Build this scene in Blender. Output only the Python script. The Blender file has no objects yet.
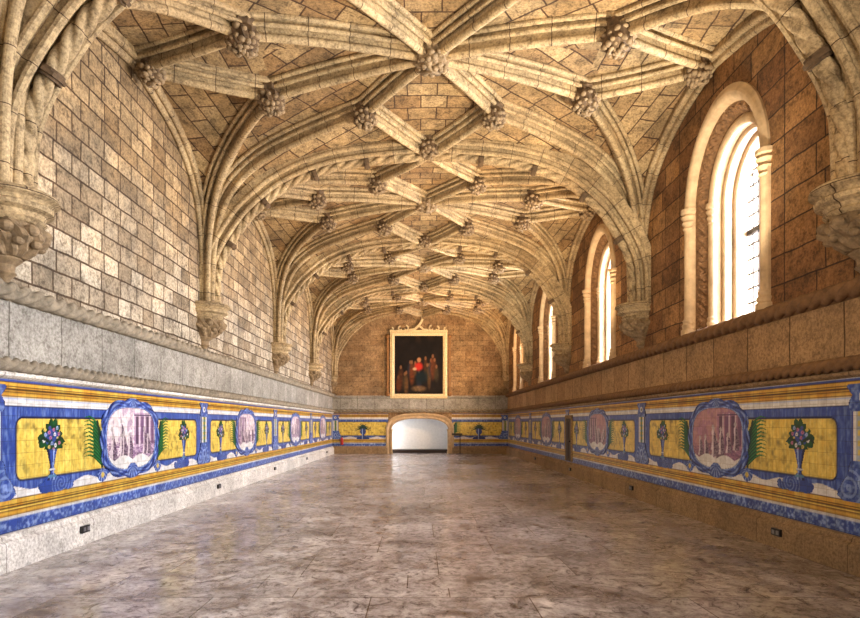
import bpy, math, random
import numpy as np
from mathutils import Vector
random.seed(7)
PI = math.pi
SC = bpy.context.scene
C = SC.collection

# ------------------------------------------------------------------ sizes
F = 560.0
XL, XR = -4.51, 4.69
XC, HW = 0.09, 4.60
L = 5.85
YB = 29.28                      # far wall
YF = -6.0                       # wall behind the photographer
BAYC = [2.95 + L * k for k in range(5)]       # bay centres, [1] is the first one seen whole
TY = [BAYC[k] + L / 2 for k in range(4)]      # transverse arches
ORD = ['nearest', 'second', 'third', 'fourth', 'farthest']

# ------------------------------------------------------------------ object helpers
def tag(o, label=None, cat=None, group=None, kind=None):
    if label: o['label'] = label
    if cat: o['category'] = cat
    if group: o['group'] = group
    if kind: o['kind'] = kind
    return o

def mesh(name, V, Fc, mat, uv=None, col=None, smooth=False):
    """V list/array of xyz, Fc list of index tuples, uv per loop list/array, col per vertex rgba"""
    me = bpy.data.meshes.new(name)
    me.from_pydata([tuple(map(float, v)) for v in V], [], [tuple(map(int, f)) for f in Fc])
    if uv is not None:
        l = me.uv_layers.new(name='UVMap')
        l.data.foreach_set('uv', np.asarray(uv, dtype=np.float32).ravel())
    if col is not None:
        a = me.color_attributes.new('Paint', 'FLOAT_COLOR', 'POINT')
        a.data.foreach_set('color', np.asarray(col, dtype=np.float32).ravel())
    if smooth:
        me.polygons.foreach_set('use_smooth', [True] * len(me.polygons))
    for m in (mat if isinstance(mat, (list, tuple)) else [mat]):
        me.materials.append(m)
    me.update()
    return me

def link(name, me, parent=None, loc=(0, 0, 0), rz=0.0):
    o = bpy.data.objects.new(name, me)
    C.objects.link(o)
    o.location = loc
    o.rotation_euler = (0, 0, rz)
    if parent is not None: o.parent = parent
    return o

def empty(name, loc, rz=0.0):
    return link(name, None, None, loc, rz)

def copy_tree(o, parent=None):
    c = o.copy(); C.objects.link(c)
    if parent is not None: c.parent = parent
    for ch in list(o.children):
        copy_tree(ch, c)
    return c

class MB:
    """collects geometry for one mesh with metre-scaled uv"""
    def __init__(s): s.V = []; s.F = []; s.U = []
    def add(s, V, Fc, U):
        n = len(s.V); s.V += [tuple(v) for v in V]
        for f, u in zip(Fc, U):
            s.F.append(tuple(i + n for i in f)); s.U += list(u)
    def box(s, x0, x1, y0, y1, z0, z1, ch=0.0):
        V = [(x, y, z) for z in (z0, z1) for y in (y0, y1) for x in (x0, x1)]
        Fc = [(0, 2, 3, 1), (4, 5, 7, 6), (0, 1, 5, 4), (2, 6, 7, 3), (0, 4, 6, 2), (1, 3, 7, 5)]
        ax = [(0, 1), (0, 1), (0, 2), (0, 2), (1, 2), (1, 2)]
        s.add(V, Fc, [[(V[i][a], V[i][b]) for i in f] for f, (a, b) in zip(Fc, ax)])
    def sweep(s, P, Lat, prof, closed=True, cap=True, N=None, s0=0.0):
        """profile (u along Lat, v along normal) swept along P, a curve in the plane normal to Lat"""
        P = [Vector(p) for p in P]; Lat = Vector(Lat).normalized()
        n = len(P); m = len(prof); V = []; S = [s0]
        for i in range(1, n): S.append(S[-1] + (P[i] - P[i - 1]).length)
        for i in range(n):
            T = (P[min(i + 1, n - 1)] - P[max(i - 1, 0)]).normalized()
            Nn = T.cross(Lat).normalized()
            if N is not None and Nn.dot(N) < 0: Nn = -Nn
            if N is None and Nn.z > 0: Nn = -Nn
            for (u, v) in prof: V.append(P[i] + Lat * u + Nn * v)
        pl = [0.0]
        for j in range(1, m + 1):
            a, b = prof[j - 1], prof[j % m]
            pl.append(pl[-1] + math.hypot(a[0] - b[0], a[1] - b[1]))
        Fc = []; U = []
        for i in range(n - 1):
            for j in range(m if closed else m - 1):
                k = (j + 1) % m
                Fc.append((i * m + j, i * m + k, (i + 1) * m + k, (i + 1) * m + j))
                U.append([(S[i], pl[j]), (S[i], pl[j + 1]), (S[i + 1], pl[j + 1]), (S[i + 1], pl[j])])
        if cap and closed:
            for base, rev in ((0, True), ((n - 1) * m, False)):
                f = [base + j for j in range(m)]
                if rev: f.reverse()
                Fc.append(tuple(f)); U.append([(0.1, 0.1)] * m)
        s.add(V, Fc, U)
    def rope(s, P, Lat, r, pitch, strands=3, m=14, depth=0.28, N=None, off=0.0):
        P = [Vector(p) for p in P]; Lat = Vector(Lat).normalized()
        n = len(P); V = []; S = 0.0; SS = []
        for i in range(n):
            if i: S += (P[i] - P[i - 1]).length
            SS.append(S)
            T = (P[min(i + 1, n - 1)] - P[max(i - 1, 0)]).normalized()
            Nn = T.cross(Lat).normalized()
            if N is not None and Nn.dot(N) < 0: Nn = -Nn
            if N is None and Nn.z > 0: Nn = -Nn
            for j in range(m):
                th = 2 * PI * j / m
                q = abs(math.cos(strands * (th - 2 * PI * S / (pitch * strands)) / 2))
                rr = r * (1 - depth + depth * q ** 0.75)
                V.append(P[i] + Lat * (rr * math.cos(th)) + Nn * (off + rr * math.sin(th)))
        Fc = []; U = []
        for i in range(n - 1):
            for j in range(m):
                k = (j + 1) % m
                Fc.append((i * m + j, i * m + k, (i + 1) * m + k, (i + 1) * m + j))
                U.append([(SS[i], j * .05), (SS[i], j * .05 + .05), (SS[i + 1], j * .05 + .05), (SS[i + 1], j * .05)])
        s.add(V, Fc, U)
    def lathe(s, prof, c=(0, 0, 0), m=20, a0=0.0, a1=2 * PI, sx=1.0, sy=1.0, fn=None):
        """prof list of (r,z); fn(theta,z,r)->r"""
        full = abs(a1 - a0 - 2 * PI) < 1e-6
        mm = m if full else m + 1; V = []
        for (r, z) in prof:
            for j in range(mm):
                th = a0 + (a1 - a0) * j / m
                rr = fn(th, z, r) if fn else r
                V.append((c[0] + rr * sx * math.cos(th), c[1] + rr * sy * math.sin(th), c[2] + z))
        Fc = []; U = []
        for i in range(len(prof) - 1):
            for j in range(m):
                k = (j + 1) % mm
                Fc.append((i * mm + j, (i + 1) * mm + j, (i + 1) * mm + k, i * mm + k))
                a = [(j * .06, prof[i][1]), (j * .06, prof[i + 1][1]), (j * .06 + .06, prof[i + 1][1]), (j * .06 + .06, prof[i][1])]
                U.append(a)
        for base in (0, (len(prof) - 1) * mm):
            Fc.append(tuple(base + j for j in range(mm))); U.append([(0.1, 0.1)] * mm)
        s.add(V, Fc, U)
    def ball(s, c, rx, ry, rz, m=10, k=6):
        s.lathe([(math.sin(PI * i / k) + 1e-4, -math.cos(PI * i / k) * rz) for i in range(k + 1)], c, m, sx=rx, sy=ry)
    def build(s, name, mat, parent=None, loc=(0, 0, 0), rz=0.0, smooth=False):
        return link(name, s.mesh(name, mat, smooth), parent, loc, rz)
    def mesh(s, name, mat, smooth=False):
        return mesh(name, s.V, s.F, mat, uv=s.U, smooth=smooth)

# ------------------------------------------------------------------ materials
def lin(c):
    return tuple(((x / 12.92) if x <= 0.04045 else ((x + 0.055) / 1.055) ** 2.4) for x in c)
def rgba(c): return (*lin(c), 1.0)

class NT:
    def __init__(s, name):
        s.m = bpy.data.materials.new(name); s.m.use_nodes = True
        s.t = s.m.node_tree; s.t.nodes.clear()
        s.out = s.n('ShaderNodeOutputMaterial'); s.b = s.n('ShaderNodeBsdfPrincipled')
        s.l(s.b.outputs[0], s.out.inputs[0])
    def n(s, t, **k):
        o = s.t.nodes.new(t)
        for a, v in k.items(): setattr(o, a, v)
        return o
    def l(s, a, b): s.t.links.new(a, b)
    def noise(s, vec, scale, detail=5, rough=0.6, dist=0.0):
        o = s.n('ShaderNodeTexNoise'); o.inputs['Scale'].default_value = scale
        o.inputs['Detail'].default_value = detail; o.inputs['Roughness'].default_value = rough
        o.inputs['Distortion'].default_value = dist
        if vec is not None: s.l(vec, o.inputs['Vector'])
        return o.outputs[0]
    def ramp(s, f, stops, interp='LINEAR'):
        o = s.n('ShaderNodeValToRGB'); e = o.color_ramp.elements; o.color_ramp.interpolation = interp
        while len(e) < len(stops): e.new(0.5)
        for k, (p, c) in zip(e, stops): k.position = p; k.color = c if len(c) == 4 else (*c, 1)
        s.l(f, o.inputs[0]); return o.outputs[0]
    def mix(s, mode, a, b, f=1.0):
        o = s.n('ShaderNodeMix', data_type='RGBA', blend_type=mode)
        for sock, v in ((o.inputs[0], f), (o.inputs[6], a), (o.inputs[7], b)):
            if isinstance(v, (int, float)): sock.default_value = v
            elif isinstance(v, tuple): sock.default_value = v
            else: s.l(v, sock)
        return o.outputs[2]
    def math(s, op, a, b=0.0):
        o = s.n('ShaderNodeMath', operation=op)
        for sock, v in ((o.inputs[0], a), (o.inputs[1], b)):
            if isinstance(v, (int, float)): sock.default_value = v
            else: s.l(v, sock)
        return o.outputs[0]
    def bump(s, h, strength=0.5, dist=0.02):
        o = s.n('ShaderNodeBump'); o.inputs['Strength'].default_value = strength
        o.inputs['Distance'].default_value = dist
        s.l(h, o.inputs['Height']); s.l(o.outputs[0], s.b.inputs['Normal'])

def brick(nt, vec, bw, bh, mort, c1, c2, cm, offset=0.5, squash=1.0, sqf=2, bias=0.0, smooth=0.3):
    o = nt.n('ShaderNodeTexBrick')
    o.offset = offset; o.squash = squash; o.squash_frequency = sqf
    nt.l(vec, o.inputs['Vector'])
    for k, v in (('Color1', rgba(c1)), ('Color2', rgba(c2)), ('Mortar', rgba(cm)), ('Scale', 1.0), ('Mortar Size', mort),
                 ('Mortar Smooth', smooth), ('Bias', bias), ('Brick Width', bw), ('Row Height', bh)):
        o.inputs[k].default_value = v
    return o

def masonry(name, c1, c2, cm, bw, bh, mort, rough=0.85, grime=0.55, bump=0.6, squash=1.0, k=0.76, rot=0.0, top_glow=0.0):
    c1, c2, cm = [tuple(k * x for x in c) for c in (c1, c2, cm)]
    t = NT(name)
    uv = t.n('ShaderNodeUVMap'); tc = t.n('ShaderNodeTexCoord')
    geo = t.n('ShaderNodeNewGeometry')
    wob = t.n('ShaderNodeTexNoise'); wob.inputs['Scale'].default_value = 2.2
    t.l(uv.outputs[0], wob.inputs['Vector'])
    va = t.n('ShaderNodeVectorMath', operation='MULTIPLY_ADD')
    t.l(wob.outputs['Color'], va.inputs[0]); va.inputs[1].default_value = (.05, .05, 0)
    t.l(uv.outputs[0], va.inputs[2])
    mp = t.n('ShaderNodeMapping'); t.l(va.outputs[0], mp.inputs[0]); mp.inputs['Rotation'].default_value = (0, 0, rot)
    br = brick(t, mp.outputs[0], bw, bh, mort, c1, c2, cm, squash=squash)
    pos = geo.outputs['Position']
    n1 = t.noise(pos, 1.1, 6, 0.65); n2 = t.noise(pos, 7.0, 8, 0.75); n3 = t.noise(pos, 28.0, 4, 0.7)
    g = t.ramp(n1, [(0.3, (1 - grime * .8,) * 3), (0.62, (1.15,) * 3)])
    c = t.mix('MULTIPLY', br.outputs[0], g, 0.9)
    g2 = t.ramp(n2, [(0.38, (0.30, 0.26, 0.22)), (0.47, (.85, .84, .83)), (0.60, (1.22, 1.22, 1.22))])
    c = t.mix('MULTIPLY', c, g2, grime)
    g3 = t.ramp(n3, [(0.35, (0.45, 0.42, 0.38)), (0.6, (1.15, 1.15, 1.15))])
    c = t.mix('MULTIPLY', c, g3, 0.6)
    if top_glow:  # warm light on the upper wall, painted into the stone colour
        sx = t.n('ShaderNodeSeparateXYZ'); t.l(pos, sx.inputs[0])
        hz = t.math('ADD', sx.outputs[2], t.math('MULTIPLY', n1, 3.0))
        c = t.mix('MULTIPLY', c, t.ramp(t.math('MULTIPLY', hz, .1), [(.50, (1.12, 1.12, 1.12)), (.74, (.96, .78, .54))]), top_glow)
    t.l(c, t.b.inputs['Base Color']); t.b.inputs['Roughness'].default_value = rough
    h = t.math('MULTIPLY_ADD', br.outputs[1], -1.6); t.t.nodes[-1].inputs[2].default_value = 1.0
    hh = t.math('ADD', h, t.math('ADD', t.math('MULTIPLY', n2, 1.1), t.math('MULTIPLY', n3, 0.5)))
    t.bump(hh, bump, 0.03)
    return t.m

def plain(name, c, rough=0.7, metal=0.0, grime=0.3, scale=9.0, bump=0.15, coat=0.0, spec=None):
    t = NT(name); tc = t.n('ShaderNodeNewGeometry')
    n = t.noise(tc.outputs['Position'], scale, 6, 0.65)
    col = t.mix('MULTIPLY', rgba(c), t.ramp(n, [(0.3, (1 - grime,) * 3), (0.65, (1.08,) * 3)]), 1.0)
    t.l(col, t.b.inputs['Base Color']); t.b.inputs['Roughness'].default_value = rough
    t.b.inputs['Metallic'].default_value = metal
    if coat: t.b.inputs['Coat Weight'].default_value = coat
    if bump: t.bump(n, bump, 0.01)
    return t.m

M_wall_l = masonry('grey_ashlar', (.86, .82, .74), (.60, .54, .45), (.36, .28, .20), .50, .27, .016, grime=.75, squash=.75, k=.86, top_glow=1.0)
M_wall_r = masonry('warm_tinted_ashlar', (.86, .65, .41), (.62, .43, .26), (.30, .19, .11), .72, .38, .012, grime=.7, squash=.8)  # warm light on the right wall is tinted into its stone colour
M_wall_b = masonry('tan_ashlar', (.84, .70, .52), (.72, .57, .40), (.50, .37, .25), .62, .27, .007, grime=.75)
M_web = masonry('vault_webbing', (.88, .76, .56), (.72, .57, .38), (.38, .25, .14), .62, .34, .016, grime=.75, bump=.35, squash=.9)
M_rib = masonry('rib_stone', (.92, .82, .64), (.80, .68, .50), (.40, .29, .19), .62, 9.0, .007, grime=.6, bump=.2)
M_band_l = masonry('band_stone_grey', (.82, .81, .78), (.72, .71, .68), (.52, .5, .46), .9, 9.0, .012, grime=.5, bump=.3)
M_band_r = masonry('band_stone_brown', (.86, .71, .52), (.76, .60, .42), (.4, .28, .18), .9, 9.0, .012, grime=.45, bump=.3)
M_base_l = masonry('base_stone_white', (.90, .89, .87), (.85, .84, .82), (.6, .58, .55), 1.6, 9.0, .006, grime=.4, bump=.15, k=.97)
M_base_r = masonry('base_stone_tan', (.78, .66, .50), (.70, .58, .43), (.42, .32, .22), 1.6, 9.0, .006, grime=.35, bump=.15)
M_carve = plain('carved_stone', (.56, .48, .37), .85, grime=.55, scale=14, bump=.5)
M_carve_d = plain('dark_carved_stone', (.38, .30, .21), .85, grime=.6, scale=14, bump=.5)
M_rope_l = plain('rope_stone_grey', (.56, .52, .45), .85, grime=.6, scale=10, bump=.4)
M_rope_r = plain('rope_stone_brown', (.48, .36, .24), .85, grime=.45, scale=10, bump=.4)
M_win = plain('window_stone', (.76, .66, .52), .75, grime=.3, scale=6, bump=.3)
M_wincarve = plain('window_foliage_stone', (.50, .37, .24), .85, grime=.6, scale=16, bump=.6)
M_lead = plain('lead_cames', (.18, .15, .13), .6, grime=.2)
M_plaster = plain('white_plaster', (.90, .90, .90), .8, grime=.06, bump=.05)
M_black = plain('black_plastic', (.06, .06, .065), .45, grime=.2, bump=0)
M_grey = plain('grey_plastic', (.45, .45, .47), .5, grime=.2, bump=0)
M_red = plain('red_enamel', (.62, .08, .06), .3, grime=.15, bump=0)
M_iron = plain('dark_iron', (.10, .085, .075), .5, metal=.6, grime=.3)
M_wood = plain('dark_door_wood', (.16, .08, .045), .55, grime=.4, scale=14)
M_gold = plain('gilt_frame', (.88, .80, .62), .55, grime=.4, scale=18, bump=.4)
M_gold_d = plain('carved_frame_edge', (.55, .38, .20), .6, grime=.5, scale=18, bump=.4)

def tile_mat():
    t = NT('glazed_tiles'); at = t.n('ShaderNodeAttribute', attribute_name='Paint'); uv = t.n('ShaderNodeUVMap')
    br = brick(t, uv.outputs[0], .14, .14, .0035, (1, 1, 1), (.90, .89, .88), (.80, .77, .73), offset=0.0, smooth=.4)
    geo = t.n('ShaderNodeNewGeometry')
    n2 = t.noise(geo.outputs['Position'], 12, 6, .7)
    c = t.mix('MULTIPLY', at.outputs['Color'], br.outputs[0], 1.0)
    c = t.mix('MULTIPLY', c, t.ramp(n2, [(.35, (.72, .72, .72)), (.6, (1.06, 1.06, 1.06))]), .8)
    t.l(c, t.b.inputs['Base Color']); t.b.inputs['Roughness'].default_value = .32
    t.b.inputs['Specular IOR Level'].default_value = .35
    t.bump(t.math('SUBTRACT', n2, br.outputs[1]), .12, .005)
    return t.m
M_tile = tile_mat()

def canvas_mat():
    t = NT('oil_canvas'); at = t.n('ShaderNodeAttribute', attribute_name='Paint')
    t.l(at.outputs['Color'], t.b.inputs['Base Color']); t.b.inputs['Roughness'].default_value = .75; t.b.inputs['Specular IOR Level'].default_value = .15
    return t.m
M_canvas = canvas_mat()

def floor_mat():
    t = NT('worn_stone_floor'); uv = t.n('ShaderNodeUVMap'); geo = t.n('ShaderNodeNewGeometry')
    pos = geo.outputs['Position']
    br = brick(t, uv.outputs[0], 1.45, 1.02, .007, (.76, .75, .745), (.66, .645, .64), (.38, .33, .30), smooth=.6)
    st = t.n('ShaderNodeMapping'); st.inputs['Scale'].default_value = (1.0, 1.0, 1.0); t.l(pos, st.inputs[0])
    n1 = t.noise(st.outputs[0], .55, 6, .6, .4); n2 = t.noise(st.outputs[0], 2.6, 9, .72, .6); n3 = t.noise(st.outputs[0], 11, 6, .75)
    n4 = t.noise(pos, 5.5, 8, .8, 1.2)
    c = t.mix('MULTIPLY', br.outputs[0], t.ramp(n1, [(.3, (.50, .46, .45)), (.65, (1.3, 1.3, 1.31))]), 1.0)
    c = t.mix('MULTIPLY', c, t.ramp(n2, [(.36, (.22, .15, .13)), (.42, (.66, .60, .58)), (.50, (1.0, .99, .98)), (.62, (1.4, 1.4, 1.4))]), .9)
    c = t.mix('MULTIPLY', c, t.ramp(n4, [(.40, (.22, .17, .16)), (.47, (.92, .9, .9)), (.62, (1.3, 1.3, 1.3))]), .85)
    c = t.mix('MULTIPLY', c, t.ramp(n3, [(.36, (.5, .45, .43)), (.55, (1.15, 1.15, 1.15))]), .7)
    t.l(c, t.b.inputs['Base Color'])
    r = t.ramp(n2, [(.3, (.36,) * 3), (.62, (.13,) * 3)]); t.l(r, t.b.inputs['Roughness'])
    t.b.inputs['Specular IOR Level'].default_value = .7
    t.bump(t.math('SUBTRACT', t.math('MULTIPLY', n2, .8), br.outputs[1]), .10, .01)
    return t.m
M_floor = floor_mat()

def glass_mat():
    t = NT('pale_window_glass'); t.t.nodes.remove(t.b)
    tr = t.n('ShaderNodeBsdfTransparent'); tr.inputs[0].default_value = (.93, .92, 1.0, 1)
    gl = t.n('ShaderNodeBsdfGlossy'); gl.inputs['Roughness'].default_value = .1
    mx = t.n('ShaderNodeMixShader'); mx.inputs[0].default_value = .06
    t.l(tr.outputs[0], mx.inputs[1]); t.l(gl.outputs[0], mx.inputs[2]); t.l(mx.outputs[0], t.out.inputs[0])
    return t.m
M_glass = glass_mat()

# ------------------------------------------------------------------ noise for painted decoration
_rng = np.random.RandomState(3)
_tab = _rng.rand(256, 256)
def vnoise(x, y, s=1.0, o=0):
    x = np.asarray(x) * s + 17.3 * (o + 1); y = np.asarray(y) * s + 9.1 * (o + 1)
    xi = np.floor(x).astype(int); yi = np.floor(y).astype(int); fx = x - xi; fy = y - yi
    fx = fx * fx * (3 - 2 * fx); fy = fy * fy * (3 - 2 * fy)
    g = lambda a, b: _tab[a % 256, b % 256]
    return (g(xi, yi) * (1 - fx) + g(xi + 1, yi) * fx) * (1 - fy) + (g(xi, yi + 1) * (1 - fx) + g(xi + 1, yi + 1) * fx) * fy
def fb(x, y, s, o=0):
    return (vnoise(x, y, s, o) + .5 * vnoise(x, y, s * 2.1, o + 1) + .25 * vnoise(x, y, s * 4.3, o + 2)) / 1.75

BLUE = np.array((.19, .30, .63)); LBLUE = np.array((.60, .70, .90)); WHITE = np.array((.88, .89, .90)); YEL = np.array((.89, .79, .37))
GOLD = np.array((.78, .52, .14)); BRN = np.array((.34, .20, .07)); GRN = np.array((.09, .33, .16)); DGRN = np.array((.04, .18, .12))
PUR = np.array((.36, .24, .40)); LIL = np.array((.90, .87, .90)); PINK = np.array((.75, .45, .60)); DBL = np.array((.05, .09, .30)); CYAN = np.array((.35, .55, .70))

def put(img, mask, colr):
    m = np.clip(mask, 0, 1)[..., None].astype(float)
    colr = np.asarray(colr)
    img[:] = img * (1 - m) + colr * m
def sm(x, w=.006):            # soft step, 1 where x>0
    return np.clip(x / w + .5, 0, 1)
def dist_poly(X, Z, pts):
    """distance to polyline and parameter 0..1"""
    best = np.full(X.shape, 9.0); par = np.zeros(X.shape); n = len(pts) - 1
    for i in range(n):
        (ax, az), (bx, bz) = pts[i], pts[i + 1]
        dx, dz = bx - ax, bz - az; q = dx * dx + dz * dz + 1e-9
        t = np.clip(((X - ax) * dx + (Z - az) * dz) / q, 0, 1)
        d = np.hypot(X - ax - t * dx, Z - az - t * dz)
        k = d < best; best = np.where(k, d, best); par = np.where(k, (i + t) / n, par)
    return best, par

def grid_mesh(name, x0, x1, z0, z1, step, painter, off, mat=None):
    """flat tile field in local XZ, facing -Y, with painted colours; painter returns rgb, alpha"""
    nx = max(2, int(round((x1 - x0) / step))) + 1; nz = max(2, int(round((z1 - z0) / step))) + 1
    xs = np.linspace(x0, x1, nx); zs = np.linspace(z0, z1, nz); X, Z = np.meshgrid(xs, zs)
    rgb, al = painter(X, Z)
    rgb = np.clip(rgb, 0, 1)
    colr = np.where(rgb <= .04045, rgb / 12.92, ((rgb + .055) / 1.055) ** 2.4)
    idx = np.arange(nx * nz).reshape(nz, nx)
    Fc = np.stack([idx[:-1, :-1], idx[:-1, 1:], idx[1:, 1:], idx[1:, :-1]], -1).reshape(-1, 4)
    if al is not None:
        k = al > .5
        kk = (k[:-1, :-1] & k[:-1, 1:] & k[1:, 1:] & k[1:, :-1]).ravel(); Fc = Fc[kk]
    used = np.unique(Fc); mp = np.full(nx * nz, -1); mp[used] = np.arange(len(used)); Fc = mp[Fc]
    Xf, Zf = X.ravel()[used], Z.ravel()[used]
    V = np.stack([Xf, np.full_like(Xf, -off), Zf], -1)
    cc = np.concatenate([colr.reshape(-1, 3)[used], np.ones((len(used), 1))], 1)
    uv = V[:, [0, 2]][Fc.ravel()]
    # give the tile layer a thickness: a back skirt along the border
    V = V.tolist(); Fl = Fc.tolist(); uvl = uv.tolist()
    ed = {}
    for f in Fl:
        for i in range(4):
            e = (f[i], f[(i + 1) % 4])
            if (e[1], e[0]) in ed: del ed[(e[1], e[0])]
            else: ed[e] = 1
    back = {}
    cl = cc.tolist()
    for (a, b) in ed:
        for q in (a, b):
            if q not in back:
                back[q] = len(V); V.append([V[q][0], 0.0, V[q][2]]); cl.append(cl[q])
        Fl.append([b, a, back[a], back[b]]); uvl += [[V[b][0], V[b][2]], [V[a][0], V[a][2]]] * 1 + [[V[a][0], V[a][2]], [V[b][0], V[b][2]]]
    return mesh(name, V, Fl, mat or M_tile, uv=uvl, col=cl)

# ------------------------------------------------------------------ tile painters (z in metres above the floor)
def bands(img, X, Z, light=False):
    n = fb(X, Z, 9); n2 = fb(X, Z, 30, 3)
    # marbled blue band
    mb = BLUE + (LBLUE - BLUE) * np.clip((n2 - .42) * 3.2, 0, 1)[..., None]
    put(img, sm(Z - .39) * sm(.54 - Z), mb); put(img, sm(Z - .39) * sm(.402 - Z), DBL)
    # lower gold moulding
    put(img, sm(Z - .575) * sm(.765 - Z), GOLD + (YEL - GOLD) * (n * 1.1)[..., None])
    for zz, w in ((.582, .005), (.632, .006), (.668, .012), (.70, .005), (.758, .006)):
        put(img, sm(w - abs(Z - zz)), BRN * .9)
    put(img, sm(Z - .64) * sm(.66 - Z), YEL * 1.08)
    # upper gold moulding
    put(img, sm(Z - 1.885) * sm(2.055 - Z), GOLD + (YEL - GOLD) * (n * 1.1)[..., None])
    for zz, w in ((1.892, .005), (1.94, .006), (1.975, .012), (2.005, .005), (2.05, .005)):
        put(img, sm(w - abs(Z - zz)), BRN * .9)
    put(img, sm(Z - 2.06) * sm(2.085 - Z), BLUE)

def field(img, X, Z, x0, x1):
    """one framed yellow field"""
    n = fb(X, Z, 9); n2 = fb(X * 3, Z * .6, 14, 5)
    bl = BLUE + (LBLUE - BLUE) * np.clip((n2 - .42) * 1.6, 0, .75)[..., None]
    wx0, wx1 = x0 - .22, x1 + .22
    put(img, sm(X - wx0) * sm(wx1 - X) * sm(Z - .80) * sm(1.79 - Z), bl)
    put(img, sm(.006 - abs(Z - 1.79)) * sm(X - wx0) * sm(wx1 - X), DBL)
    # white torn lower edge
    put(img, sm(X - wx0) * sm(wx1 - X) * sm(.865 + .03 * np.sin(X * 9) - Z) * sm(Z - .765), WHITE)
    cx, cz, hx, hz, r = (x0 + x1) / 2, 1.305, (x1 - x0) / 2, .345, .09
    qx = np.maximum(abs(X - cx) - hx + r, 0); qz = np.maximum(abs(Z - cz) - hz + r, 0)
    d = np.hypot(qx, qz) - r + np.minimum(np.maximum(abs(X - cx) - hx, abs(Z - cz) - hz), 0) * 0
    put(img, sm(.022 - d), DBL)
    ye = YEL + np.array((.06, .10, .12)) * (n2 - .5)[..., None] * 2.2
    ye = ye * (1 - .30 * np.clip((.42 - n) * 4, 0, 1))[..., None]
    put(img, sm(-d), ye)

def paint_panel(X, Z):
    img = np.tile(WHITE, X.shape + (1,)).astype(float)
    img = img * (0.93 + .12 * fb(X, Z, 6, 8))[..., None]
    bands(img, X, Z)
    field(img, X, Z, -2.53, 2.53)
    put(img, sm(.01 - abs(abs(X) - 2.80)) * sm(Z - .78) * sm(1.87 - Z), BLUE)
    put(img, sm(.006 - abs(Z - 1.868)) * sm(2.80 - abs(X)), LBLUE)
    return img, None

def paint_panel_far(w):
    def p(X, Z):
        img = np.tile(WHITE, X.shape + (1,)).astype(float)
        bands(img, X, Z)
        field(img, X, Z, -w + .30, w - .06)
        return img, None
    return p

def paint_plain(X, Z):
    img = np.tile(WHITE, X.shape + (1,)).astype(float)
    bands(img, X, Z)
    return img, None

def vase_painter(sc=1.0, side=1):
    def p(X, Z):
        X = X * side
        img = np.tile(BLUE, X.shape + (1,)).astype(float); al = np.zeros(X.shape)
        n = fb(X, Z, 26, 4)
        # scrolled foot
        for (cx, cz, rx, rz) in ((0, .87, .16, .10), (-.10, .80, .16, .06), (-.20, .85, .13, .085), (-.31, .80, .12, .05), (.11, .80, .12, .05), (.19, .84, .06, .05), (-.38, .84, .05, .05)):
            m = ((X - cx) / rx) ** 2 + ((Z - cz) / rz) ** 2 < 1; al = np.maximum(al, m)
        sp = (np.sin(np.hypot(X + .17, Z - .85) * 120 + 2 * np.arctan2(Z - .85, X + .17)) > .55) & (X < .04)
        put(img, (sp & (Z < .96)) * .6, LBLUE)
        # stem and vase body
        hw = np.interp(Z, [.90, .97, 1.0, 1.03, 1.06, 1.10, 1.16, 1.24, 1.31, 1.33, 1.36], [.10, .07, .035, .075, .035, .045, .065, .085, .125, .14, .12])
        m = (abs(X) < hw) & (Z > .9) & (Z < 1.36); al = np.maximum(al, m)
        put(img, m * 1.0 * (abs(X + hw * .35) < hw * .16), LBLUE); put(img, m * 1.0 * (X > hw * .55), DBL)
        put(img, m * 1.0 * (abs(Z - 1.03) < .012), WHITE * .9); put(img, m * 1.0 * (abs(Z - .95) < .02), CYAN)
        # bouquet
        th = np.arctan2(Z - 1.43, X); r = np.hypot(X / 1.15, Z - 1.43)
        R = .155 + .055 * np.abs(np.cos(th * 6.5)) ** .6 + .03 * np.cos(th * 3 + 1)
        m = (r < R) & (Z > 1.27); al = np.maximum(al, m)
        put(img, m * 1.0, DGRN + (GRN - DGRN) * (n * 1.4)[..., None])
        put(img, m * 1.0 * (r < .10) * (n > .42), BLUE)
        for k in range(17):
            a = k * 2.399; rr = .028 + .125 * math.sqrt(k / 17)
            fx, fz = 1.15 * rr * math.cos(a), 1.42 + rr * math.sin(a)
            cl = (PINK, WHITE, LBLUE, PINK, YEL, BLUE)[k % 6]
            d = np.hypot(X - fx, Z - fz); put(img, m * 1.0 * (d < .024), cl); put(img, m * 1.0 * (d < .008), PUR)
        # drooping leaves
        for s in (-1, 1):
            d, t = dist_poly(X, Z, [(s * .08, 1.38), (s * .18, 1.42), (s * .25, 1.36), (s * .27, 1.26)])
            m = d < .018 * (1.2 - t); al = np.maximum(al, m); put(img, m * 1.0, DGRN)
        return img, al
    return p

def palm_painter(s):
    lv = []
    rr = random.Random(5)
    for k in range(11):
        z0 = 1.02 + .045 * k; ln = .60 - .012 * k; a = 1.25 - .05 * k
        pts = [(0.0 + .02 * k / 4, z0)]
        for q in range(1, 6):
            t = q / 5; pts.append((.02 + ln * t * (.80 + .02 * k), z0 + .16 * math.sin(t * 2.3) * (1 + .05 * k) - .04 * t * t))
        lv.append(pts)
    def p(X, Z):
        X = X * s
        img = np.tile(GRN, X.shape + (1,)).astype(float); al = np.zeros(X.shape)
        for pts in lv:
            d, t = dist_poly(X, Z, pts); m = d < .030 * (1.12 - t)
            al = np.maximum(al, m); put(img, m * 1.0 * (d < .007), GRN * 1.5); put(img, m * 1.0 * (d > .018), DGRN)
        d, t = dist_poly(X, Z, [(0, .98), (.02, 1.3), (.12, 1.62)]); m = d < .026; al = np.maximum(al, m); put(img, m * 1.0, DGRN)
        return img, al
    return p

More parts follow.
